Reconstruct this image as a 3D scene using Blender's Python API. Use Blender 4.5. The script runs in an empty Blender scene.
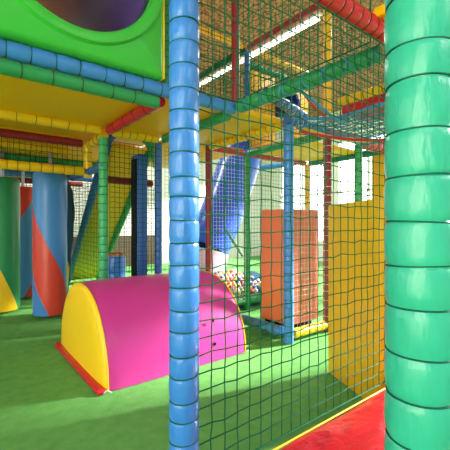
import bpy, bmesh, math, random
from mathutils import Vector, Matrix, Quaternion
PI = math.pi
SC = bpy.context.scene
COL = SC.collection
R0 = random.Random(7)

# ------------------------------------------------------------------ materials
def lin(c):
    f = lambda v: v/12.92 if v <= .04045 else ((v+.055)/1.055)**2.4
    return tuple(f(v/255.) for v in c) + (1.,)

def base_mat(name, rgb, rough=.5, spec=.5):
    m = bpy.data.materials.new(name); m.use_nodes = True
    b = m.node_tree.nodes['Principled BSDF']
    b.inputs['Base Color'].default_value = lin(rgb)
    b.inputs['Roughness'].default_value = rough
    b.inputs['Specular IOR Level'].default_value = spec
    return m, m.node_tree, b

def add_bump(nt, b, scale, strength, dist, detail=3., stretch=None):
    tc = nt.nodes.new('ShaderNodeTexCoord')
    n = nt.nodes.new('ShaderNodeTexNoise'); n.inputs['Scale'].default_value = scale; n.inputs['Detail'].default_value = detail
    src = tc.outputs['Object']
    if stretch:
        mp = nt.nodes.new('ShaderNodeMapping'); mp.inputs['Scale'].default_value = stretch
        nt.links.new(src, mp.inputs['Vector']); src = mp.outputs['Vector']
    nt.links.new(src, n.inputs['Vector'])
    bp = nt.nodes.new('ShaderNodeBump'); bp.inputs['Strength'].default_value = strength; bp.inputs['Distance'].default_value = dist
    nt.links.new(n.outputs['Fac'], bp.inputs['Height']); nt.links.new(bp.outputs['Normal'], b.inputs['Normal'])
    return tc, n

def mottle(nt, b, rgb1, rgb2, scale, detail=4., lo=.35, hi=.65):
    tc = nt.nodes.new('ShaderNodeTexCoord')
    n = nt.nodes.new('ShaderNodeTexNoise'); n.inputs['Scale'].default_value = scale; n.inputs['Detail'].default_value = detail
    nt.links.new(tc.outputs['Object'], n.inputs['Vector'])
    r = nt.nodes.new('ShaderNodeValToRGB')
    r.color_ramp.elements[0].position = lo; r.color_ramp.elements[0].color = lin(rgb1)
    r.color_ramp.elements[1].position = hi; r.color_ramp.elements[1].color = lin(rgb2)
    nt.links.new(n.outputs['Fac'], r.inputs['Fac']); nt.links.new(r.outputs['Color'], b.inputs['Base Color'])

def vinyl(name, rgb, rough=.32, wrinkle=.25, spec=.5):
    m, nt, b = base_mat(name, rgb, rough, spec)
    add_bump(nt, b, 14., wrinkle, .006, 3.)
    return m
def plain(name, rgb, rough=.6, spec=.3):
    return base_mat(name, rgb, rough, spec)[0]

M = {}
M['blue'] = vinyl('vinyl_blue', (62,128,208))
def wrinkled(name, rgb, rough):
    m, nt, b = base_mat(name, rgb, rough)
    add_bump(nt, b, 11., .55, .012, 4., (2.2,2.2,.75))
    return m
M['blue_post'] = wrinkled('vinyl_post_blue', (56,124,206), .3)
M['teal'] = wrinkled('vinyl_post_teal', (50,170,142), .28)
M['blue_far'] = vinyl('vinyl_royal_blue', (50,100,178), .4)
M['green'] = vinyl('vinyl_green', (42,142,84), .4)
M['mint'] = vinyl('vinyl_mint_green', (62,172,108), .38)
M['yellow'] = vinyl('vinyl_yellow', (244,190,16), .38)
M['deck'] = vinyl('vinyl_deck_yellow', (255,186,0), .5, .1, .2)
M['red'] = vinyl('vinyl_red', (206,28,48), .32)
M['darkred'] = vinyl('vinyl_dark_red', (142,22,36), .45)
M['pink'] = vinyl('vinyl_pink', (206,58,152), .34, .18)
M['endyellow'] = vinyl('vinyl_end_yellow', (250,206,30), .42, .12)
M['matred'], nt, b = base_mat('vinyl_mat_red', (186,16,40), .3); add_bump(nt, b, 5.5, .7, .03, 4., (1,1.6,1))
M['orange'] = vinyl('vinyl_orange', (228,116,82), .42)
M['panelyellow'] = vinyl('vinyl_panel_yellow', (232,184,12), .45, .1)
M['panelgreen'] = plain('plastic_green', (62,184,62), .35, .5)
M['purple'] = plain('plastic_purple', (94,72,136), .4, .5)
M['tubeblue'] = plain('plastic_blue', (38,84,196), .25, .5)
M['darkblue'] = plain('plastic_dark_blue', (22,36,130), .4, .4)
M['black'] = plain('black_fabric', (24,20,26), .8, .2)
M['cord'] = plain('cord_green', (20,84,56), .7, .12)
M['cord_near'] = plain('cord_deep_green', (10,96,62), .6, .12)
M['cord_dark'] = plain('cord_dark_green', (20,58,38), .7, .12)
M['cord_white'] = plain('cord_white', (220,226,220), .7)
M['cord_blue'] = plain('cord_blue', (74,138,190), .6)
M['cord_teal'] = plain('cord_teal', (40,120,110), .7)
M['tie'] = plain('tie_green', (14,88,72), .6)
M['tie_dark'] = plain('tie_dark', (46,44,24), .7)
M['white'] = plain('white_plastic', (236,236,232), .5)
M['steel'] = base_mat('galvanised_steel', (150,150,150), .35)[0]
M['steel'].node_tree.nodes['Principled BSDF'].inputs['Metallic'].default_value = .9
M['lilac'] = plain('plastic_lilac_glare', (214,196,226), .3, .5)  # reflected light on the tube slide's lower end, put into the colour
M['wainscot'] = plain('dark_wainscot', (92,72,58), .7)
M['tealpanel'] = plain('painted_teal', (34,82,110), .5)
M['wall'], nt, b = base_mat('painted_wall', (238,236,228), .8); mottle(nt, b, (240,239,234), (247,246,243), 2.)
M['ceil'], nt, b = base_mat('fibre_ceiling', (190,140,84), .85); mottle(nt, b, (118,72,42), (190,138,90), 22., 6., .38, .62)
add_bump(nt, b, 30., .4, .01)
M['floor'], nt, b = base_mat('turf', (66,150,62), .92, .15); mottle(nt, b, (94,164,84), (112,178,96), 14., 8., .3, .7)
add_bump(nt, b, 160., .5, .01, 4.)
def stripe(name, rgbA, rgbB, sgn_slope, lo, hi, period=2.4):
    """vinyl roll sewn from two colours in a spiral: colour B where lo <= z + slope*angle/pi < hi"""
    m, nt, b = base_mat(name, rgbA, .36)
    add_bump(nt, b, 9., .15, .006)
    N = nt.nodes.new
    tc = N('ShaderNodeTexCoord'); sp = N('ShaderNodeSeparateXYZ'); nt.links.new(tc.outputs['Object'], sp.inputs[0])
    def mth(op, a, bb=None, c=None):
        n = N('ShaderNodeMath'); n.operation = op
        for i, v in enumerate((a, bb, c)):
            if v is None: continue
            if isinstance(v, (int, float)): n.inputs[i].default_value = v
            else: nt.links.new(v, n.inputs[i])
        return n.outputs[0]
    ny = mth('MULTIPLY', sp.outputs['Y'], -1.)
    a = mth('ARCTAN2', sp.outputs['X'], ny)
    t = mth('MULTIPLY_ADD', a, sgn_slope/PI, sp.outputs['Z'])
    t = mth('SUBTRACT', t, lo)
    t = mth('DIVIDE', t, period)
    t = mth('FLOORED_MODULO', t, 1.)
    f = mth('LESS_THAN', t, (hi-lo)/period)
    mx = N('ShaderNodeMix'); mx.data_type = 'RGBA'
    nt.links.new(f, mx.inputs['Factor'])
    mx.inputs['A'].default_value = lin(rgbA); mx.inputs['B'].default_value = lin(rgbB)
    nt.links.new(mx.outputs['Result'], b.inputs['Base Color'])
    return m

def emit(name, rgb, s):
    m = bpy.data.materials.new(name); m.use_nodes = True
    b = m.node_tree.nodes['Principled BSDF']
    b.inputs['Base Color'].default_value = lin(rgb); b.inputs['Emission Color'].default_value = lin(rgb); b.inputs['Emission Strength'].default_value = s
    return m
M['tube_light'] = emit('lit_fluorescent', (255,252,244), 3.2)
gm = bpy.data.materials.new('window_glass'); gm.use_nodes = True
nt = gm.node_tree; out = nt.nodes['Material Output']
tr = nt.nodes.new('ShaderNodeBsdfTransparent'); gl = nt.nodes.new('ShaderNodeBsdfGlossy'); gl.inputs['Roughness'].default_value = .02
mixs = nt.nodes.new('ShaderNodeMixShader'); mixs.inputs[0].default_value = .06
nt.links.new(tr.outputs[0], mixs.inputs[1]); nt.links.new(gl.outputs[0], mixs.inputs[2]); nt.links.new(mixs.outputs[0], out.inputs['Surface'])
M['glass'] = gm

# ------------------------------------------------------------------ mesh helpers
class MB:
    def __init__(s): s.v = []; s.f = []
    def add(s, vs, fs):
        o = len(s.v); s.v += [tuple(v) for v in vs]; s.f += [tuple(i+o for i in f) for f in fs]; return s
    def rings(s, rs, cap=True, closed=False):
        n = len(rs[0]); vs = [p for r in rs for p in r]; fs = []
        for k in range(len(rs)-1 if not closed else len(rs)):
            a = k*n; b = ((k+1) % len(rs))*n
            for i in range(n): fs.append((a+i, a+(i+1) % n, b+(i+1) % n, b+i))
        if cap and not closed:
            fs.append(tuple(reversed(range(n)))); fs.append(tuple(range((len(rs)-1)*n, len(rs)*n)))
        return s.add(vs, fs)
    def tube(s, pts, r, seg=8, cap=True):
        pts = [Vector(p) for p in pts]; rs = []
        t0 = (pts[1]-pts[0]).normalized()
        ref = Vector((0,0,1)) if abs(t0.z) < .9 else Vector((1,0,0))
        u = t0.cross(ref).normalized()
        for i, p in enumerate(pts):
            t = (pts[min(i+1, len(pts)-1)]-pts[max(i-1, 0)]).normalized()
            u = (u - t*u.dot(t)).normalized(); w = t.cross(u)
            rr = r[i] if isinstance(r, (list, tuple)) else r
            rs.append([p+(u*math.cos(2*PI*k/seg)+w*math.sin(2*PI*k/seg))*rr for k in range(seg)])
        return s.rings(rs, cap)
    def lathe(s, prof, seg=32, axis='Z', c=(0,0,0), cap=True, closed=False):
        rs = []
        for r, h in prof:
            ring = []
            for k in range(seg):
                a = 2*PI*k/seg; x, y = r*math.cos(a), r*math.sin(a)
                if axis == 'Z': p = (c[0]+x, c[1]+y, c[2]+h)
                elif axis == 'Y': p = (c[0]+x, c[1]+h, c[2]+y)
                else: p = (c[0]+h, c[1]+x, c[2]+y)
                ring.append(p)
            rs.append(ring)
        return s.rings(rs, cap, closed)
    def box(s, x0, x1, y0, y1, z0, z1):
        return s.add([(x0,y0,z0),(x1,y0,z0),(x1,y1,z0),(x0,y1,z0),(x0,y0,z1),(x1,y0,z1),(x1,y1,z1),(x0,y1,z1)],
                     [(0,3,2,1),(4,5,6,7),(0,1,5,4),(1,2,6,5),(2,3,7,6),(3,0,4,7)])
    def prism(s, poly, ext):
        ext = Vector(ext); n = len(poly)
        vs = [Vector(p) for p in poly] + [Vector(p)+ext for p in poly]
        fs = [tuple(range(n)), tuple(reversed(range(n, 2*n)))] + [(i, i+n, (i+1) % n+n, (i+1) % n) for i in range(n)]
        return s.add(vs, fs)
    def build(s, name, mat, parent=None, bevel=0, seg=3, smooth=True, flat_angle=None):
        me = bpy.data.meshes.new(name); bm = bmesh.new()
        vs = [bm.verts.new(v) for v in s.v]; bm.verts.ensure_lookup_table()
        for f in s.f:
            try: bm.faces.new([vs[i] for i in f])
            except ValueError: pass
        bmesh.ops.recalc_face_normals(bm, faces=bm.faces)
        if bevel:
            es = [e for e in bm.edges if len(e.link_faces) == 2 and e.calc_face_angle(0) > .6]
            bmesh.ops.bevel(bm, geom=es, offset=bevel, segments=seg, profile=.5, affect='EDGES', clamp_overlap=True)
        bm.to_mesh(me); bm.free()
        if smooth:
            for p in me.polygons: p.use_smooth = True
            me.set_sharp_from_angle(angle=math.radians(50 if not bevel else 70))
        me.materials.append(mat if not isinstance(mat, str) else M[mat])
        o = bpy.data.objects.new(name, me); COL.objects.link(o)
        if parent: o.parent = parent
        return o

def tag(o, label=None, cat=None, group=None, kind=None):
    if label: o['label'] = label
    if cat: o['category'] = cat
    if group: o['group'] = group
    if kind: o['kind'] = kind
    return o
def thing(name, label, cat, loc=(0,0,0), rz=0, group=None):
    o = bpy.data.objects.new(name, None); COL.objects.link(o); o.empty_display_size = .1
    o.location = loc; o.rotation_euler = (0,0,rz)
    return tag(o, label, cat, group)
def part(o, label): o['label'] = label; return o

# ------------------------------------------------------------------ padded tubes
def padded(name, label, cat, p0, p1, mat, r=.045, pitch=.085, tie='tie', group=None, seed=0, seg=20, depth=.07, lacing=None, tie_r=.0028):
    rnd = random.Random(seed*31+5)
    p0 = Vector(p0); p1 = Vector(p1); L = (p1-p0).length
    root = thing(name, label, cat, p0, 0, group)
    root.rotation_mode = 'QUATERNION'; root.rotation_quaternion = (p1-p0).normalized().to_track_quat('Z', 'Y')
    n = max(1, round(L/pitch)); q = L/n
    zs = [0] + [k*q + rnd.uniform(-.1, .1)*q for k in range(1, n)] + [L]
    prof = [(r*.55, 0)]
    ss = MB(); tt = MB()
    for k in range(n):
        a, b_ = zs[k], zs[k+1]; d = depth*rnd.uniform(.7, 1.25)
        for f, w in ((.02, 1-d), (.12, 1-.35*d), (.3, 1-.06*d), (.55, 1.), (.78, 1-.1*d), (.92, 1-.42*d), (.985, 1-d)):
            prof.append((r*w, a+(b_-a)*f))
    prof.append((r*.55, L))
    # slight irregularity round the ring
    rs = []
    for rr, h in prof:
        ph = rnd.uniform(0, 6.28)
        rs.append([(rr*(1+.008*math.sin(3*2*PI*k/seg+ph))*math.cos(2*PI*k/seg), rr*(1+.008*math.sin(3*2*PI*k/seg+ph))*math.sin(2*PI*k/seg), h) for k in range(seg)])
    ss.rings(rs, True)
    ss.build('foam_sleeve', mat, root)
    inv = root.rotation_quaternion.inverted() @ Vector((.55,.75,.36))
    sa = math.atan2(inv.y, inv.x); rad = r*(1-depth*.82); path = []; M_ = max(16, seg)
    for z in zs[1:-1]:
        tilt = rnd.uniform(-.035, .035); ph = rnd.uniform(0, 6.28)
        for k in range(M_+1):
            a = sa+2*PI*k/M_
            path.append((math.cos(a)*rad, math.sin(a)*rad, z+tilt*rad*2*math.cos(a-ph)+(tie_r*1.2*(k/M_-.5))))
        path.append((math.cos(sa)*r*1.01, math.sin(sa)*r*1.01, z+q*.25)); path.append((math.cos(sa)*r*1.01, math.sin(sa)*r*1.01, z+q*.72))
    if path: tt.tube(path[:-2], tie_r, 5)
    if tt.v: tt.build('lacing_cord', tie, root)
    if lacing:
        lb = MB()
        for sg in (1, -1):
            pts = [(math.cos(sg*t*2*PI/.16)*(r+.002), math.sin(sg*t*2*PI/.16)*(r+.002), t) for t in [i*L/140 for i in range(141)]]
            lb.tube(pts, .0042, 5)
        part(lb.build('crossed_lacing', lacing, root), 'blue crossed lacing rope')
    return root

def net(name, label, O, U, lu, V, lv, cell, r, mat, jit=.004, knots=True, seed=1, border=None, group=None, sides=4):
    rnd = random.Random(seed); O = Vector(O); U = Vector(U).normalized(); V = Vector(V).normalized(); N = U.cross(V)
    nu = round(lu/cell); nv = round(lv/cell)
    root = thing(name, label, 'net', O, 0, group)
    P = [[U*(lu*i/nu)+V*(lv*j/nv) + (U*rnd.gauss(0, jit*.5)+V*rnd.gauss(0, jit*1.3)+N*rnd.gauss(0, jit*.5) if 0 < i < nu and 0 < j < nv else Vector())
          for j in range(nv+1)] for i in range(nu+1)]
    mb = MB()
    def line(pts, side):
        rs = []
        for p in pts: rs.append([p+(side*math.cos(2*PI*k/sides+.4)+N*math.sin(2*PI*k/sides+.4))*r for k in range(sides)])
        mb.rings(rs, True)
    for i in range(nu+1): line([P[i][j] for j in range(nv+1)], U)
    for j in range(nv+1): line([P[i][j] for i in range(nu+1)], V)
    if knots:
        k = r*2.
        for i in range(1, nu):
            for j in range(1, nv):
                c = P[i][j]
                mb.add([c+U*k, c+V*k, c-U*k, c-V*k, c+N*k, c-N*k], [(0,1,4),(1,2,4),(2,3,4),(3,0,4),(1,0,5),(2,1,5),(3,2,5),(0,3,5)])
    mb.build('netting', mat, root)
    if border:
        b = MB()
        cs = [Vector(), U*lu, U*lu+V*lv, V*lv]
        for a in range(4): b.tube([cs[a], cs[(a+1) % 4]], r*1.7, 6)
        b.build('border_rope', border, root)
    return root

def slab(name, label, cat, x0, x1, y0, y1, z0, z1, mat, bevel=.012, group=None):
    c = Vector(((x0+x1)/2, (y0+y1)/2, z0))
    o = MB().box(x0-c.x, x1-c.x, y0-c.y, y1-c.y, 0, z1-z0).build(name, mat, None, bevel)
    o.location = c
    return tag(o, label, cat, group)

EYE = 1.08
DZ = EYE+.93            # centre height of the deck frame
UZ = EYE+2.26           # centre height of the upper frame
# ------------------------------------------------------------------ the room
tag(MB().box(-5, 9, -5, 9.2, -.06, 0).build('floor', 'floor', smooth=False), kind='structure')
tag(MB().box(-5, 9, -1.2, 9.2, 4.35, 4.42).build('ceiling', 'ceil', smooth=False), kind='structure')
tag(MB().box(-5, 9.0, 9.0, 9.2, 0, 4.35).build('wall_back', 'wall', smooth=False), kind='structure')
# right wall with a long window band
wl = MB(); wl.box(-5.2, -5, -5, 9.2, 0, .5); wl.box(-5.2, -5, -5, 9.2, 3.4, 4.35); wl.box(-5.2, -5, -5, 1.0, .5, 3.4); wl.box(-5.2, -5, 7.0, 9.2, .5, 3.4)
tag(wl.build('wall_left', 'wall', smooth=False), kind='structure')
w = MB(); X0w, X1w = 8.8, 9.0
w.box(X0w, X1w, -5, 9.0, 0, .55); w.box(X0w, X1w, -5, 9.0, 3.5, 4.35)
edges = [-2.65, -.65, -.4, 1.6, 1.85, 3.85, 4.1, 6.1, 6.35, 8.35]
w.box(X0w, X1w, -5, edges[0], .55, 3.5); w.box(X0w, X1w, edges[9], 9.0, .55, 3.5)
for a, b_ in ((-.65, -.4), (1.6, 1.85), (3.85, 4.1), (6.1, 6.35)): w.box(X0w, X1w, a, b_, .55, 3.5)
tag(w.build('wall_right', 'wall', smooth=False), kind='structure')
for n in range(5):
    a, b_ = edges[2*n], edges[2*n+1]
    root = bpy.data.objects.new('window_%d' % (n+1), None); COL.objects.link(root); root.location = (8.88, (a+b_)/2, .55); root['kind'] = 'structure'
    h = (b_-a)/2; f = MB()
    f.box(-.04, .04, -h, -h+.06, 0, 2.95); f.box(-.04, .04, h-.06, h, 0, 2.95); f.box(-.04, .04, -.03, .03, 0, 2.95)
    f.box(-.04, .04, -h, h, 0, .06); f.box(-.04, .04, -h, h, 2.89, 2.95); f.box(-.04, .04, -h, h, 1.45, 1.5)
    f.build('window_frame', 'white', root, smooth=False)
    MB().box(-.004, .004, -h+.05, h-.05, .05, 2.9).build('pane', 'glass', root, smooth=False)

tag(MB().box(-5, 4.6, 8.93, 9.0, 0, .8).build('trim_1', 'wainscot', smooth=False), kind='structure')
# ------------------------------------------------------------------ near bay: posts, net, mat
padded('padded_post', 'bright blue padded post standing closest to the net, centre left, full picture height', 'post', (.617,1.0145,0), (.617,1.0145,3.35), M['blue_post'], .0505, .0727, 'tie', seed=1, seg=40, depth=.085)
padded('padded_post', 'huge sea green padded post closest of all at the right edge', 'post', (.632,.272,0), (.632,.272,3.2), M['teal'], .0555, .0725, 'tie', seed=2, seg=48, depth=.07, tie_r=.0017)
padded('padded_post', 'red padded post mostly hidden behind the big sea green post', 'post', (2.1,1.0,0), (2.1,1.0,2.1), M['red'], .047, .08, seed=3)
padded('padded_beam', 'glossy red padded beam along the top of the near net', 'beam', (.66,1.017,EYE+1.07), (2.3,1.017,EYE+1.07), M['red'], .05, .075, 'cord_dark', seed=4, seg=32, depth=.09)
net('safety_net', 'large green square mesh net hanging from the red beam beside the blue post', (.672,1.017,.2), (1,0,0), 1.375, (0,0,1), 1.89, .0605, .0025, 'cord_near', .0028, True, 5, 'cord_near', sides=6)
# red mat with yellow piping
t = thing('floor_mat', 'shiny red padded mat with yellow piping in the bottom right corner', 'mat', (1.4,.45,0))
m = MB()
NX, NY = 40, 26
x0, x1, y0, y1 = -.72, .9, -.75, .545
def mz(x, y):
    ex = min(x-x0, x1-x, y-y0, y1-y)
    return .172 + .02*(1-math.exp(-max(ex, 0)*22)) + .004*math.sin(x*9+y*6) + .003*math.sin(x*4-y*13)
vs = []; fs = []
for i in range(NX+1):
    for j in range(NY+1):
        x = x0+(x1-x0)*i/NX; y = y0+(y1-y0)*j/NY; vs.append((x, y, mz(x, y)))
for i in range(NX):
    for j in range(NY): a = i*(NY+1)+j; fs.append((a, a+NY+1, a+NY+2, a+1))
rim = [i*(NY+1) for i in range(NX+1)] + [NX*(NY+1)+j for j in range(1, NY+1)] + [i*(NY+1)+NY for i in range(NX-1, -1, -1)] + [j for j in range(NY-1, 0, -1)]
o_ = len(vs); vs += [(vs[k][0], vs[k][1], 0) for k in rim]; n = len(rim)
for k in range(n): fs.append((rim[k], rim[(k+1) % n], o_+(k+1) % n, o_+k))
fs.append(tuple(range(o_, o_+n)))
m.add(vs, fs).build('mat_pad', 'matred', t)
part(MB().tube([(x0, y1+.004, .178), (x1, y1+.004, .178)], .0042, 8).build('piping', 'endyellow', t), 'yellow piping along the edge')
# yellow wall panel
A = Vector((2.21,1.575,0)); B = Vector((1.985,1.06,0)); d = (B-A).normalized(); nrm = Vector((d.y, -d.x, 0))
poly = [A, B, B+Vector((0,0,1.235)), A+Vector((0,0,1.225))]
o = MB().prism([p-A-nrm*.025 for p in poly], nrm*.05).build('wall_panel', 'panelyellow', None, .012); o.location = A
tag(o, 'plain yellow padded wall panel behind the near net, beside the orange block', 'panel')

# ------------------------------------------------------------------ upper left: green panel and purple tube
t = thing('slide_entrance', 'bright green moulded panel with big purple tube opening at upper left', 'slide entrance', (.592,2.15,2.06))
cz = EYE+1.569-2.06; N = 96; rr = .443
def rectpt(a, hw, z0, z1):
    c, s = math.cos(a), math.sin(a); k = 1e9
    if abs(c) > 1e-6: k = min(k, hw/abs(c))
    if s > 1e-6: k = min(k, (z1-cz)/s)
    if s < -1e-6: k = min(k, (z0-cz)/s)
    return (c*k, cz+s*k)
angs = sorted([2*PI*k/N for k in range(N)] + [math.atan2(zz-cz, xx) % (2*PI) for xx in (-.53, .53) for zz in (0, 1.22)])
rings = []
for (yy, ins, kind) in ((.05, 0, 'o'), (-.03, 0, 'o'), (-.05, .022, 'o'), (-.05, 0, 'i'), (.05, 0, 'i')):
    ring = []
    for a in angs:
        if kind == 'o': x, z = rectpt(a, .53-ins, ins, 1.22-ins)
        else: x, z = rr*math.cos(a), cz+rr*math.sin(a)
        ring.append((x, yy, z))
    rings.append(ring)
MB().rings(rings, False, True).build('moulded_panel', 'panelgreen', t)
MB().lathe([(.445,-.05),(.455,-.075),(.485,-.082),(.512,-.075),(.522,-.05),(.5,-.045),(.46,-.045)], 96, 'Y', (0,0,cz), False, True).build('collar', 'panelgreen', t)
MB().lathe([(.443,-.04),(.443,1.5),(.455,1.5),(.455,-.04)], 96, 'Y', (0,0,cz), False, True).build('tube', 'purple', t)
MB().box(.531, .548, -.03, .045, .0, 1.22).build('edge_strip', 'endyellow', t, .003)

g = 'padded beams'
padded('padded_beam', 'bright blue padded beam sloping under the green moulded panel', 'beam', (-.7,2.19,DZ), (1.80,2.19,DZ), M['blue'], .0475, .135, 'tie', seed=11, seg=28, depth=.1)
padded('padded_beam', 'green padded edge roll directly below the upper left blue beam', 'beam', (-.7,2.205,DZ-.089), (1.13,2.205,DZ-.089), M['green'], .042, .16, 'tie_dark', seed=12, depth=.06)
padded('padded_post', 'upper green padded post hidden behind the near blue post beside the green panel', 'post', (1.21,2.24,DZ+.055), (1.21,2.24,UZ), M['green'], .042, .06, seed=13)
padded('padded_beam', 'red padded beam under the yellow deck running back to the mint post', 'beam', (1.2,2.3,DZ-.035), (1.2,3.33,DZ-.03), M['red'], .045, .2, 'tie_dark', seed=14, depth=.03)
padded('padded_beam', 'yellow padded beam crossing the yellow deck ceiling at far left', 'beam', (-.7,3.4,DZ-.02), (1.14,3.4,DZ-.02), M['yellow'], .045, .14, 'tie_dark', seed=15)
padded('padded_beam', 'short yellow padded beam between the mint post and the royal blue post', 'beam', (1.26,3.4,DZ-.02), (1.74,3.4,DZ-.02), M['yellow'], .045, .085, 'tie_dark', seed=16, depth=.1)
padded('padded_post', 'mint green padded post behind the pink block, centre left', 'post', (1.2,3.5,0), (1.2,3.5,DZ-.07), M['mint'], .045, .08, 'cord_dark', seed=17, depth=.09)
padded('padded_post', 'royal blue padded post just left of the near blue post', 'post', (1.8,3.5,0), (1.8,3.5,DZ-.03), M['blue_far'], .042, .08, 'cord_dark', seed=18, depth=.09)
padded('padded_beam', 'dull green beam under the deck running behind the near blue post', 'beam', (1.8,2.27,DZ-.03), (1.8,3.35,DZ-.02), M['green'], .045, .3, 'tie', seed=19, depth=.02)
padded('padded_beam', 'dark red padded beam below the left yellow deck', 'beam', (-.7,4.0,DZ-.045), (1.14,4.0,DZ-.045), M['darkred'], .043, .11, 'tie_dark', seed=20)
padded('padded_beam', 'lower yellow padded rail just above the big striped rolls', 'beam', (-.7,4.0,EYE+.585), (1.15,4.0,EYE+.585), M['yellow'], .048, .1, 'tie_dark', seed=21, depth=.1)
padded('padded_post', 'short yellow padded upright joining two rails left of the mint post', 'post', (1.2,4.0,EYE+.52), (1.2,4.0,DZ-.045), M['yellow'], .047, .09, 'tie_dark', seed=22, depth=.1)
padded('padded_beam', 'yellow padded elbow between the mint post top and the short upright', 'beam', (1.2,3.47,DZ-.05), (1.2,3.94,DZ-.06), M['yellow'], .043, .12, 'tie_dark', seed=23, depth=.05)
padded('padded_beam', 'smooth blue rail running back from the mint post above the striped rolls', 'beam', (1.2,3.46,EYE+.58), (1.2,4.62,EYE+.58), M['blue_far'], .038, .4, 'cord_dark', seed=24, depth=.03)
padded('padded_beam', 'second yellow padded deck beam further back at left', 'beam', (-.7,4.6,DZ-.03), (1.14,4.6,DZ-.03), M['yellow'], .045, .1, 'tie_dark', seed=25)
padded('padded_beam', 'green padded beam between two yellow beams at far left', 'beam', (-.7,5.25,DZ-.06), (1.9,5.25,DZ-.06), M['green'], .05, .1, 'cord_dark', seed=26)
padded('padded_beam', 'far blue padded beam behind the tops of the striped rolls', 'beam', (-.7,6.9,DZ-.06), (2.2,6.9,DZ-.06), M['blue_far'], .055, .1, 'cord_dark', seed=27)
padded('padded_beam', 'farthest dark red padded beam behind the striped rolls', 'beam', (-.7,7.7,DZ-.08), (2.2,7.7,DZ-.08), M['darkred'], .055, .12, 'cord_dark', seed=28)
padded('padded_beam', 'short dark red crossbar under the sloping yellow board', 'beam', (1.3,3.72,EYE+.48), (1.86,3.78,EYE+.48), M['darkred'], .04, .1, 'cord_dark', seed=29)
# decks
D0, D1 = DZ+.0, DZ+.05
slab('deck_panel', 'broad yellow padded deck above the left side, nearest', 'deck', -.7, 1.19, 2.24, 3.95, D0, D1, 'deck')
slab('deck_panel', 'narrow yellow padded deck between red beam and dull green beam', 'deck', 1.21, 1.79, 2.24, 3.95, D0, D1, 'deck')
slab('deck_panel', 'yellow deck behind the cross beam at far left', 'deck', -.7, 1.75, 3.97, 5.2, D0, D1, 'deck')
slab('deck_panel', 'yellow deck at the far back above the striped rolls', 'deck', -.7, 1.9, 5.22, 8.4, D0, D1, 'deck')
slab('deck_panel', 'yellow deck right of the near blue post, above the pink block', 'deck', 1.81, 2.39, 2.24, 3.39, D0, D1, 'deck')
slab('deck_panel', 'yellow deck behind the royal blue post above the sloping board', 'deck', 1.92, 3.0, 3.45, 5.2, D0+.0, D1, 'deck')
slab('deck_panel', 'small yellow deck over the far end near the windows', 'deck', 3.03, 4.18, 2.6, 3.36, D0, D1, 'deck')
slab('deck_panel', 'yellow deck corner above the red beam beside the big sea green post', 'deck', 1.82, 2.5, .2, 1.03, EYE+1.122, EYE+1.18, 'deck')

# ------------------------------------------------------------------ node, upper frame and right-hand beams
padded('padded_post', 'upper dark red post rising from the blue and green beam corner', 'post', (1.82,2.2,DZ+.05), (1.82,2.2,UZ+.2), M['darkred'], .033, .2, 'cord_dark', seed=31, depth=.03)
padded('padded_beam', 'thick green padded beam with blue lacing crossing the upper right net', 'beam', (1.8,2.13,DZ), (2.03,1.09,DZ+.095), M['green'], .052, .07, 'tie', seed=32, seg=28, lacing='cord_blue')
padded('padded_beam', 'long yellow padded beam above the pink block seen through the net', 'beam', (2.4,2.27,DZ-.02), (2.4,3.34,DZ-.02), M['yellow'], .043, .07, 'tie_dark', seed=33, depth=.1)
padded('padded_post', 'slim red padded post behind the right end of the pink block', 'post', (2.4,3.4,0), (2.4,3.4,DZ), M['darkred'], .036, .07, seed=34)
padded('padded_beam', 'red padded beam joining the slim red post to the slim green post', 'beam', (2.45,3.4,DZ-.02), (2.95,3.4,DZ-.02), M['red'], .036, .09, 'tie_dark', seed=35)
padded('padded_post', 'slim green padded post standing at the ball pit edge', 'post', (3.0,3.4,0), (3.0,3.4,DZ-.04), M['green'], .041, .08, 'cord_dark', seed=36)
padded('padded_beam', 'green padded beam above the orange block running back to the slim green post', 'beam', (3.0,2.27,DZ-.02), (3.0,3.35,DZ-.02), M['green'], .043, .2, 'tie', seed=37, depth=.03)
padded('padded_beam', 'red padded beam behind the yellow post top near the windows', 'beam', (3.06,3.4,DZ-.02), (4.14,3.4,DZ-.02), M['red'], .038, .1, 'tie_dark', seed=38)
padded('padded_post', 'slim yellow padded post near the windows above the orange block', 'post', (4.2,3.4,0), (4.2,3.4,DZ-.03), M['yellow'], .04, .1, 'tie_dark', seed=39)
padded('padded_beam', 'teal padded beam below the deck close to the windows', 'beam', (4.2,2.26,DZ-.02), (4.2,3.35,DZ-.02), M['cord_teal'], .045, .12, 'tie', seed=40)
padded('padded_post', 'slim green padded post above the yellow wall panel', 'post', (3.6,2.2,0), (3.6,2.2,DZ-.04), M['mint'], .04, .09, 'cord_dark', seed=41)
padded('padded_beam', 'red padded beam over the slim green post at right', 'beam', (3.64,2.2,DZ), (4.5,2.2,DZ), M['red'], .07, .12, 'tie_dark', seed=42)
padded('padded_beam', 'short red padded beam between dark red post and slim green post at right', 'beam', (3.06,2.2,DZ+.02), (3.56,2.2,DZ+.02), M['red'], .04, .1, 'tie_dark', seed=43)
padded('padded_post', 'dark red padded post between the orange block and the yellow panel', 'post', (3.03,2.2,0), (3.03,2.2,DZ+.03), M['darkred'], .042, .08, 'cord_white', seed=44)
padded('padded_post', 'sky blue padded post at the corner of the orange block', 'post', (2.45,2.2,0), (2.45,2.2,DZ-.02), M['blue'], .047, .08, 'tie', seed=45)
padded('padded_beam', 'blue padded roll on top of the sky blue corner post', 'beam', (2.42,2.2,DZ+.03), (2.98,2.2,DZ+.03), M['blue_far'], .045, .06, 'cord_white', seed=46, depth=.14)
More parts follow.
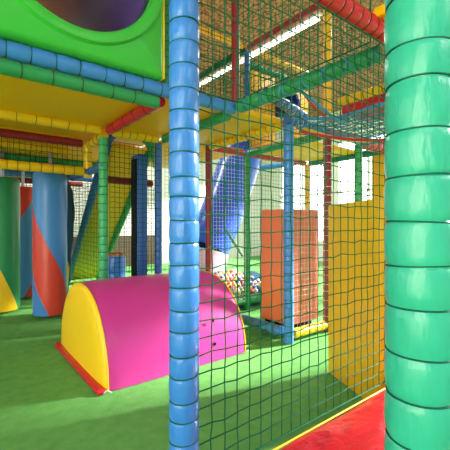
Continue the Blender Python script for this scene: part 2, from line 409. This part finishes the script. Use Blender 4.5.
padded('padded_post', 'upper blue padded post beside the yellow board above the deck', 'post', (3.0,3.4,DZ+.03), (3.0,3.4,UZ-.05), M['blue_far'], .037, .09, 'cord_dark', seed=47)
padded('padded_post', 'upper orange yellow post crossing the top right net', 'post', (3.03,2.2,DZ+.1), (3.03,2.2,UZ+.0), M['yellow'], .04, .12, 'cord_dark', seed=48)
padded('padded_beam', 'upper dark red beam above the white tube light', 'beam', (3.0,2.26,UZ), (3.0,3.36,UZ), M['darkred'], .04, .5, 'cord_dark', seed=49, depth=.02)
padded('padded_beam', 'upper dark green beam continuing behind the dark red beam', 'beam', (3.0,3.45,UZ), (3.0,5.2,UZ), M['cord'], .042, .5, 'cord_dark', seed=50, depth=.02)
padded('padded_beam', 'upper yellow beam running under the brown ceiling', 'beam', (1.5,3.4,UZ), (2.94,3.4,UZ), M['yellow'], .03, .5, 'tie_dark', seed=51, depth=.02)
padded('padded_beam', 'upper yellow beam section beyond the white tube light', 'beam', (3.06,3.4,UZ), (4.6,3.4,UZ), M['yellow'], .03, .5, 'tie_dark', seed=52, depth=.02)
padded('padded_beam', 'teal padded rail on top of the small yellow upper board', 'beam', (3.05,3.4,EYE+2.06), (4.3,3.4,EYE+2.06), M['green'], .045, .1, 'tie', seed=53)
slab('wall_panel', 'small yellow upper board beside the upper blue post', 'panel', 3.05, 3.5, 3.38, 3.42, DZ+.08, EYE+2.0, 'panelyellow')
slab('wall_panel', 'small yellow upper board right of the dark blue crawl tube', 'panel', 3.86, 4.2, 3.38, 3.42, DZ+.08, EYE+1.98, 'panelyellow')
o = MB().lathe([(.14,-.12),(.14,.5),(.185,.5),(.185,-.12)], 40, 'Y', (0,0,0), False, True).build('crawl_tube', 'darkblue'); o.location = (3.68,3.38,EYE+1.68)
tag(o, 'dark blue crawl tube mouth among the upper right beams', 'tube')
padded('padded_beam', 'pale blue padded sill under the dark blue crawl tube', 'beam', (3.1,3.12,EYE+1.62), (3.75,3.08,EYE+1.43), M['blue'], .07, .12, 'cord_white', seed=54, depth=.12)
slab('deck_panel', 'red padded deck at upper right behind the green laced beam', 'deck', 2.6, 3.0, .9, 1.75, DZ+.0, DZ+.07, 'red')
padded('padded_beam', 'yellow padded edge of the red upper right deck', 'beam', (2.58,.9,DZ+.1), (2.58,1.75,DZ+.1), M['yellow'], .035, .08, 'tie_dark', seed=55)
slab('wall_panel', 'yellow board far right between slim green post and big sea green post', 'panel', 4.5, 4.54, 2.28, 2.56, .0, EYE+.95, 'panelyellow')
padded('padded_beam', 'far blue padded beam crossing the bright windows beyond the blue tube slide', 'beam', (4.6,5.25,2.16), (5.4,4.65,2.3), M['blue'], .05, .12, 'tie', seed=56)
net('rope_bridge', 'blue rope net floor stretched level beneath the red upper deck', (2.5,1.1,DZ-.05), (1,0,0), 1.1, (0,1,0), 1.04, .085, .006, 'cord_blue', .012, False, 76, 'cord_blue')
# ropes
for nm, lab, pts, mt, r in (
    ('climbing_rope', 'blue rope slanting down from the green laced beam', [(1.88,1.6,DZ+.0),(2.3,1.6,DZ-.13),(2.7,1.75,DZ-.05)], 'cord_blue', .012),
    ('climbing_rope', 'blue rope running level beneath the red upper deck', [(2.45,2.12,DZ+.02),(2.5,1.7,DZ-.06),(2.5,1.1,DZ-.03)], 'cord_blue', .014),
    ('climbing_rope', 'red rope slanting past the orange yellow upper post', [(2.6,2.3,DZ+.5),(2.75,2.15,DZ+.2),(2.85,2.0,DZ+.02)], 'red', .014)):
    tag(MB().tube(pts, r, 8).build(nm, mt), lab, 'rope')
for lab, mt, za in (('yellow rope sagging in front of the red beam at right', 'yellow', .05), ('red rope sagging across the blue rope net', 'red', .0)):
    ps = [(2.5+1.1*k/12, 2.12-.75*k/12*(1 if mt == 'red' else .35), DZ-.08+za+.12*((k/6-1)**2-1)*.6) for k in range(13)]
    tag(MB().tube(ps, .015, 8).build('climbing_rope', mt), lab, 'rope')

# fluorescent batten below the upper beam
t = thing('tube_light', 'long white tube light below the dark red upper beam', 'light', (3.06,2.3,UZ-.085))
MB().box(-.03, .03, 0, 2.7, .02, .045).build('housing', 'white', t, .004)
MB().tube([(0,.03,-.005),(0,2.67,-.005)], .024, 12).build('tube', 'tube_light', t)

# ------------------------------------------------------------------ nets behind
Z = (0,0,1)
net('safety_net', 'upper green net above the thick laced green beam', (1.8,1.03,DZ+.06), (0,1,0), 1.11, Z, 1.25, .06, .0026, 'cord', .006, True, 61, 'cord')
net('safety_net', 'upper green net left of the upper dark red post', (1.26,2.2,DZ+.06), (1,0,0), .52, Z, 1.25, .06, .0022, 'cord', .005, True, 62)
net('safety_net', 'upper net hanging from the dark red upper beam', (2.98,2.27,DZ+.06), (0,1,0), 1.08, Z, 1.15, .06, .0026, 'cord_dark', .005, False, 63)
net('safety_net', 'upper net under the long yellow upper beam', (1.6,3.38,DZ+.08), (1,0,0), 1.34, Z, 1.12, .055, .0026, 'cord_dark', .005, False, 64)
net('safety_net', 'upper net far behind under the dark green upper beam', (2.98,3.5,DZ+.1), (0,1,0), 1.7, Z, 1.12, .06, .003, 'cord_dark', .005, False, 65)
net('safety_net', 'upper net right of the orange yellow post toward the windows', (3.1,2.18,DZ+.1), (1,0,0), 1.3, Z, 1.2, .06, .0028, 'cord_dark', .005, False, 66)
net('safety_net', 'fine white net in front of the blue tube slide', (2.45,3.37,.12), (1,0,0), .5, Z, 1.82, .045, .0016, 'cord_white', .002, False, 67)
net('safety_net', 'fine pale net right of the slim green post', (3.05,3.37,.12), (1,0,0), 1.1, Z, 1.82, .05, .0018, 'cord_teal', .002, False, 68)
net('safety_net', 'fine net between the royal blue post and slim red post', (1.86,3.46,.05), (1,0,0), .49, Z, 1.88, .045, .0016, 'cord', .002, False, 69)
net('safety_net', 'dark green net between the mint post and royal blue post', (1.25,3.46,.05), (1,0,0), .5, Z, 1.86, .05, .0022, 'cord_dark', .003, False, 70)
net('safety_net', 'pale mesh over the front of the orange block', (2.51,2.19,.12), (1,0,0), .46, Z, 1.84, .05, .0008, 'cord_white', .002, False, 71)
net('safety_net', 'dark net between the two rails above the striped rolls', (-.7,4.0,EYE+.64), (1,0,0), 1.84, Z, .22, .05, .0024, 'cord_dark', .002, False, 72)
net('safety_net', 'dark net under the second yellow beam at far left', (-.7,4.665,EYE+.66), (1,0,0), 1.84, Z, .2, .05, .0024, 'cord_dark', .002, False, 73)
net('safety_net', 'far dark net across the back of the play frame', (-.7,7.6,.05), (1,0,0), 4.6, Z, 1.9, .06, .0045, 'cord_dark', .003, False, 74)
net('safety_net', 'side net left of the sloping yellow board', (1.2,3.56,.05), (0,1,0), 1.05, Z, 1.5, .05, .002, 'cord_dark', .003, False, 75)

# ------------------------------------------------------------------ pink half-round block
t = thing('soft_play_block', 'big pink half round soft block with yellow end, on the green floor', 'soft block', (1.395,2.85,0))
hw, hh, hl = .592, .626, .585
def arc(k, n, sc=1., e=2.15):
    a = PI*k/n; c, s = math.cos(a), math.sin(a)
    return (hw*sc*math.copysign(abs(c)**(2/e), c), hh*sc*abs(s)**(2/e))
nA, nL = 48, 28; rs = []
for i in range(nL+1):
    u = -1+2*i/nL; e = 1-abs(u)
    sc = 1.0+.012*(1-u**2) - .02*math.exp(-e*40)
    ring = []
    for k in range(nA+1):
        y, z = arc(k, nA, sc); wv = .0015*math.sin(k*1.1+i*.9)
        ring.append((u*hl, y, max(z, 0)+.004+wv*(0 if k in (0, nA) else 1)))
    rs.append(ring)
MB().rings(rs, True).build('cover', 'pink', t)
for sx in (-1, 1):
    rs = []
    for q, dx in ((.975, 0), (.965, .012), (.93, .022), (.7, .03), (.3, .034)):
        rs.append([(sx*(hl+dx), arc(k, nA, q)[0], .012+arc(k, nA, q)[1]) for k in range(nA+1)])
    e = MB().rings(rs, True).build('end_panel', 'endyellow', t); part(e, 'yellow half round end')
    pp = MB().tube([(sx*(hl+.002), arc(k, nA, .985)[0], .006+arc(k, nA, .985)[1]) for k in range(nA+1)], .006, 8).build('piping', 'endyellow', t); part(pp, 'yellow seam along the end')
part(MB().box(-hl-.075, -hl-.02, -.6, .585, .002, .03).build('base_flap', 'red', t, .01), 'red strip at the foot of the yellow end')
for x, y in ((-hl-.02, -.61), (hl, -.61)):
    part(MB().tube([(x-.02, y, .012), (x, y-.008, .03), (x+.018, y+.004, .015), (x+.03, y-.01, .008)], .004, 6).build('corner_tie', 'cord_white', t), 'white tie cord at the corner')
part(MB().tube([(.10,.02,.643),(.20,-.03,.646),(.29,-.05,.642),(.33,-.09,.632)], .0035, 6).build('seam_cord', 'cord_white', t), 'white cord lying on the top')
part(MB().lathe([(.004,0),(.014,.002),(.014,.008),(.004,.01)], 12, 'Y', (.26,-.598,.14)).build('eyelet', 'black', t), 'black eyelet')
part(MB().lathe([(.004,0),(.014,.002),(.014,.008),(.004,.01)], 12, 'Y', (.26,-.57,.32)).build('eyelet', 'black', t), 'black eyelet')

# ------------------------------------------------------------------ striped standing rolls
def roll(label, x, y, r, z1, mat):
    rz = math.atan2(y, x) - PI/2
    t = thing('punch_roll', label, 'soft roll', (x, y, 0), rz, )
    pr = [(.05,.03),(r*.9,.03),(r*.98,.038),(r,.06)] + [(r*(1+.006*math.sin(k*1.3)), .06+(z1-.1)*k/14) for k in range(1, 14)] + [(r,z1-.04),(r*.97,z1-.012),(r*.9,z1),(.05,z1+.003)]
    MB().lathe(pr, 48).build('padded_body', mat, t)
    MB().tube([(0,0,z1),(0,0,DZ-.004)], .022, 10).build('hanging_rod', 'steel', t)
    f = MB(); f.lathe([(.03,0),(.03,.01),(.012,.014),(.012,.035)], 12); f.tube([(-.02,-r*.5,.006),(0,-r*.2,.012),(0,0,.012)], .008, 8)
    f.build('floor_anchor', 'steel', t)
    return t
roll('blue soft roll with a wide red spiral stripe, nearest of three at left', .945, 4.6, .186, 1.69, stripe('vinyl_blue_red', (70,136,212), (222,70,54), 1.2, .02, .79))
roll('red over blue soft roll half hidden behind the blue and red roll', .86, 6.0, .2, 1.64, stripe('vinyl_red_blue', (84,146,220), (222,66,56), -1.1, 1.22, 2.42))
roll('green soft roll with yellow lower stripe cut by the left picture edge', .515, 5.17, .195, 1.66, stripe('vinyl_green_yellow', (40,140,88), (240,190,24), 1.4, -.3, .5, 2.8))

# ------------------------------------------------------------------ sloping board, pillar, stool and painted panel
t = thing('slide_board', 'sloping yellow board with blue and green padded edges behind the mint post', 'slide', (1.63,3.85,1.952))
La, Ra, Lb, Rb = Vector((-.27,0,0)), Vector((.24,0,0)), Vector((.1,3.1,-1.9)), Vector((.66,3.1,-1.9))
MB().prism([La, Ra, Rb, Lb], (0,.02,.035)).build('board', 'panelyellow', t, .008)
part(MB().tube([La+(Lb-La)*k/10 for k in range(11)], .05, 14).build('edge_pad', 'blue_far', t), 'blue padded edge')
part(MB().tube([Ra+(Rb-Ra)*k/10 for k in range(11)], .05, 14).build('edge_pad', 'green', t), 'green padded edge')
def gusset(label, x0, x1, y, mat):
    s = 1 if x1 > x0 else -1; L = abs(x1-x0)
    pts = [(0,0,0)] + [(s*L*(1-math.sin(a)), 0, -L*1.25*(1-math.cos(a))) for a in [PI/2*k/12 for k in range(13)]]
    o = MB().prism(pts, (0,.03,0)).build('corner_brace', mat, None, .004); o.location = (x0, y, DZ-.003)
    tag(o, label, 'brace')
gusset('green curved corner brace left of the royal blue post', 1.75, 1.5, 3.5, 'green')
gusset('blue curved corner brace right of the mint post top', 1.255, 1.44, 3.5, 'blue_far')
t = thing('padded_pillar', 'flat blue padded pillar with a black open side behind the pink block', 'pillar', (1.63,3.62,0))
MB().box(-.055, .055, -.1, .1, 0, 1.84).build('padding', 'blue_far', t, .02)
part(MB().box(-.062, -.054, -.07, .07, .05, 1.79).build('open_side', 'black', t, .004), 'black open slot')
o = thing('padded_stool', 'small blue padded stool with sandy top between posts', 'stool', (1.62,4.3,0))
MB().lathe([(.1,0),(.125,.02),(.127,.2),(.12,.22),(.127,.24),(.127,.46),(.12,.48),(.127,.5),(.126,.68),(.118,.7)], 32).build('body', 'blue', o)
MB().lathe([(.118,.7),(.12,.71),(.1,.735),(.02,.74)], 32).build('seat', 'ceil', o)
t = thing('painted_panel', 'dark teal painted panel with orange shape behind the blue rail', 'panel', (1.2,5.1,0))
poly = [(-.2,0,0),(.06,0,0),(.10,0,.5),(.13,0,.9),(.16,0,1.25),(.13,0,1.55),(.06,0,1.72),(-.2,0,1.74)]
MB().prism(poly, (0,.04,0)).build('board', 'tealpanel', t)
MB().prism([(-.15,-.004,1.1),(-.05,-.004,1.28),(.02,-.004,1.26),(.06,-.004,1.08),(0,-.004,1.2),(-.08,-.004,1.15)], (0,.003,0)).build('orange_shape', 'orange', t)
MB().prism([(-.18,-.008,.2),(.05,-.008,.15),(.09,-.008,.5),(-.02,-.008,.85),(-.18,-.008,1.12)], (0,.007,0)).build('yellow_shape', 'panelyellow', t)

# ------------------------------------------------------------------ orange block on low beams
t = thing('soft_play_block', 'tall orange padded block behind the sky blue corner post', 'soft block', (2.76,2.47,.0))
MB().box(-.22, .222, -.2, .2, .12, 1.235).build('cover', 'orange', t, .015)
MB().box(-.2, .17, -.15, .15, .0, .119).build('plinth', 'black', t)
padded('low_beam', 'blue padded low beam on the floor left of the orange block', 'beam', (2.45,2.26,.085), (2.45,3.33,.085), M['blue'], .05, .1, 'tie', seed=81, depth=.1)
padded('low_beam', 'yellow padded low beam on the floor under the orange block front', 'beam', (2.51,2.2,.075), (2.98,2.2,.075), M['yellow'], .046, .09, 'tie', seed=82, depth=.1)
padded('low_beam', 'green padded low beam along the ball pit front, right part', 'beam', (2.45,3.43,.12), (4.2,3.43,.12), M['green'], .06, .12, 'tie', seed=83, depth=.08)
padded('low_beam', 'green padded low beam along the ball pit front behind the pink block', 'beam', (1.86,3.46,.12), (2.36,3.46,.12), M['green'], .06, .12, 'tie', seed=84, depth=.08)

# ------------------------------------------------------------------ ball pit
pit = MB(); pit.add([(2.1,3.5,0),(4.1,3.5,0),(4.1,4.5,0),(2.1,4.5,0),(2.1,3.5,.14),(4.1,3.5,.14),(4.1,4.5,.298),(2.1,4.5,.298)],
                    [(0,3,2,1),(4,5,6,7),(0,1,5,4),(1,2,6,5),(2,3,7,6),(3,0,4,7)])
tag(pit.build('floor', 'tealpanel', smooth=False), kind='structure')
cols = [('red',(212,36,36)),('yellow',(246,206,30)),('blue',(40,84,190)),('green',(60,150,70)),('white',(238,236,230)),('orange',(236,120,40))]
wts = [3,3,2,1.4,2.2,1.2]
bm = bmesh.new(); bmesh.ops.create_icosphere(bm, subdivisions=2, radius=.037)
ballm = {}
for nme, rgb in cols:
    me = bpy.data.meshes.new('ball_'+nme); bm.to_mesh(me)
    for p in me.polygons: p.use_smooth = True
    me.materials.append(vinyl('ball_plastic_'+nme, rgb, .3, 0)); ballm[nme] = me
bm.free()
rb = random.Random(3); nb = 0
sp = .0765; j = 0; y = 3.55
while y < 4.48 and nb < 298:
    x = 2.14 + (sp/2 if j % 2 else 0)
    while x < 3.66 and nb < 298:
        if not (abs(x-3.42) < .55 and abs(y-4.9) < .44):
            nme = rb.choices([c[0] for c in cols], wts)[0]
            o = bpy.data.objects.new('play_ball', ballm[nme]); COL.objects.link(o)
            o.location = (x, y, .14+(y-3.5)*.158+.037+rb.choice((0, .0, .012)))
            tag(o, nme+' plastic ball in the ball pit behind the pink block', 'ball', nme+' balls in the ball pit'); nb += 1
        x += sp
    y += sp*.87; j += 1
# blue tube slide
t = thing('tube_slide', 'broad blue tube slide coming down into the ball pit', 'slide', (3.25,4.9,.5))
ctrl = [(1.12,.1,2.1),(.95,.1,1.65),(.72,.08,1.15),(.5,.05,.72),(.3,.02,.4),(.16,0,.15),(.02,0,-.36)]
def fine(cs):
    ps = []
    for i in range(len(cs)-1):
        a = Vector(cs[i]); b_ = Vector(cs[i+1])
        for k in range(4): ps.append(a.lerp(b_, k/4))
    return ps+[Vector(cs[-1])]
MB().tube(fine(ctrl[:6]), .38, 36, False).build('tube', 'tubeblue', t)
part(MB().tube(fine(ctrl[5:]), .384, 36, False).build('slide_foot_glare', 'lilac', t), 'lower end coloured pale for the light reflected on it')  # continues the blue tube; its pale colour paints in the reflection
padded('padded_beam', 'thin green hand rail slanting below the blue tube slide', 'rail', (2.93,3.75,1.02), (3.12,3.62,.66), M['green'], .02, .4, 'tie', seed=91, depth=.02)

# ------------------------------------------------------------------ camera
cam = bpy.data.cameras.new('camera'); co = bpy.data.objects.new('camera', cam); COL.objects.link(co)
cam.sensor_width = 36; cam.lens = 354/450*36; cam.clip_start = .02
co.location = (0,0,EYE); co.rotation_euler = (PI/2, 0, -math.atan2(.614, .789))
SC.camera = co

# ------------------------------------------------------------------ light
wd = bpy.data.worlds.new('sky'); SC.world = wd; wd.use_nodes = True
wn = wd.node_tree; bg = wn.nodes['Background']; bg.inputs[0].default_value = (1.0,.99,.975,1)
# the sky is brightest on the sun's side and, a little, on the open left side
wt = wn.nodes.new('ShaderNodeTexCoord')
def lobe(v, power, gain):
    d = wn.nodes.new('ShaderNodeVectorMath'); d.operation = 'DOT_PRODUCT'; d.inputs[1].default_value = Vector(v).normalized(); wn.links.new(wt.outputs['Generated'], d.inputs[0])
    c = wn.nodes.new('ShaderNodeMath'); c.operation = 'MAXIMUM'; c.inputs[1].default_value = 0; wn.links.new(d.outputs['Value'], c.inputs[0])
    p = wn.nodes.new('ShaderNodeMath'); p.operation = 'POWER'; p.inputs[1].default_value = power; wn.links.new(c.outputs[0], p.inputs[0])
    g_ = wn.nodes.new('ShaderNodeMath'); g_.operation = 'MULTIPLY'; g_.inputs[1].default_value = gain; wn.links.new(p.outputs[0], g_.inputs[0])
    return g_.outputs[0]
a1 = wn.nodes.new('ShaderNodeMath'); a1.operation = 'ADD'; wn.links.new(lobe((.9,.35,.12), 3, 4.5), a1.inputs[0]); wn.links.new(lobe((-.95,.45,.1), 3, 1.3), a1.inputs[1])
a2 = wn.nodes.new('ShaderNodeMath'); a2.operation = 'ADD'; a2.inputs[1].default_value = .42; wn.links.new(a1.outputs[0], a2.inputs[0])
wn.links.new(a2.outputs[0], bg.inputs[1])
def area(name, loc, size, power, rot, col=(1,.98,.94)):
    l = bpy.data.lights.new(name, 'AREA'); l.shape = 'RECTANGLE'; l.size, l.size_y = size; l.energy = power; l.color = col
    o = bpy.data.objects.new(name, l); COL.objects.link(o); o.location = loc; o.rotation_euler = rot; return o
sun = bpy.data.lights.new('sun', 'SUN'); sun.energy = 17.; sun.angle = math.radians(4); sun.color = (1,.96,.88)
so = bpy.data.objects.new('sun', sun); COL.objects.link(so)
dirv = Vector((-.92,.27,-.39)); so.rotation_mode = 'QUATERNION'; so.rotation_quaternion = dirv.to_track_quat('-Z', 'Y')
area('area_lamp', (-1.6,-1.8,3.6), (.4,2.4), 26, (0,0,.6))  # added behind the camera, out of view, for highlights on the near posts
area('area_lamp', (1.6,-2.6,3.4), (.4,2.4), 34, (0,0,.3))  # another added highlight lamp, unseen behind the camera
area('area_lamp', (5.5,3,4.3), (.5,2.4), 130, (0,0,0))
area('area_lamp', (2.5,6.5,4.3), (2.4,.5), 130, (0,0,0))
SC.view_settings.view_transform = 'Standard'; SC.view_settings.look = 'None'; SC.view_settings.gamma = 1; SC.view_settings.use_curve_mapping = False
SC.view_settings.exposure = .42
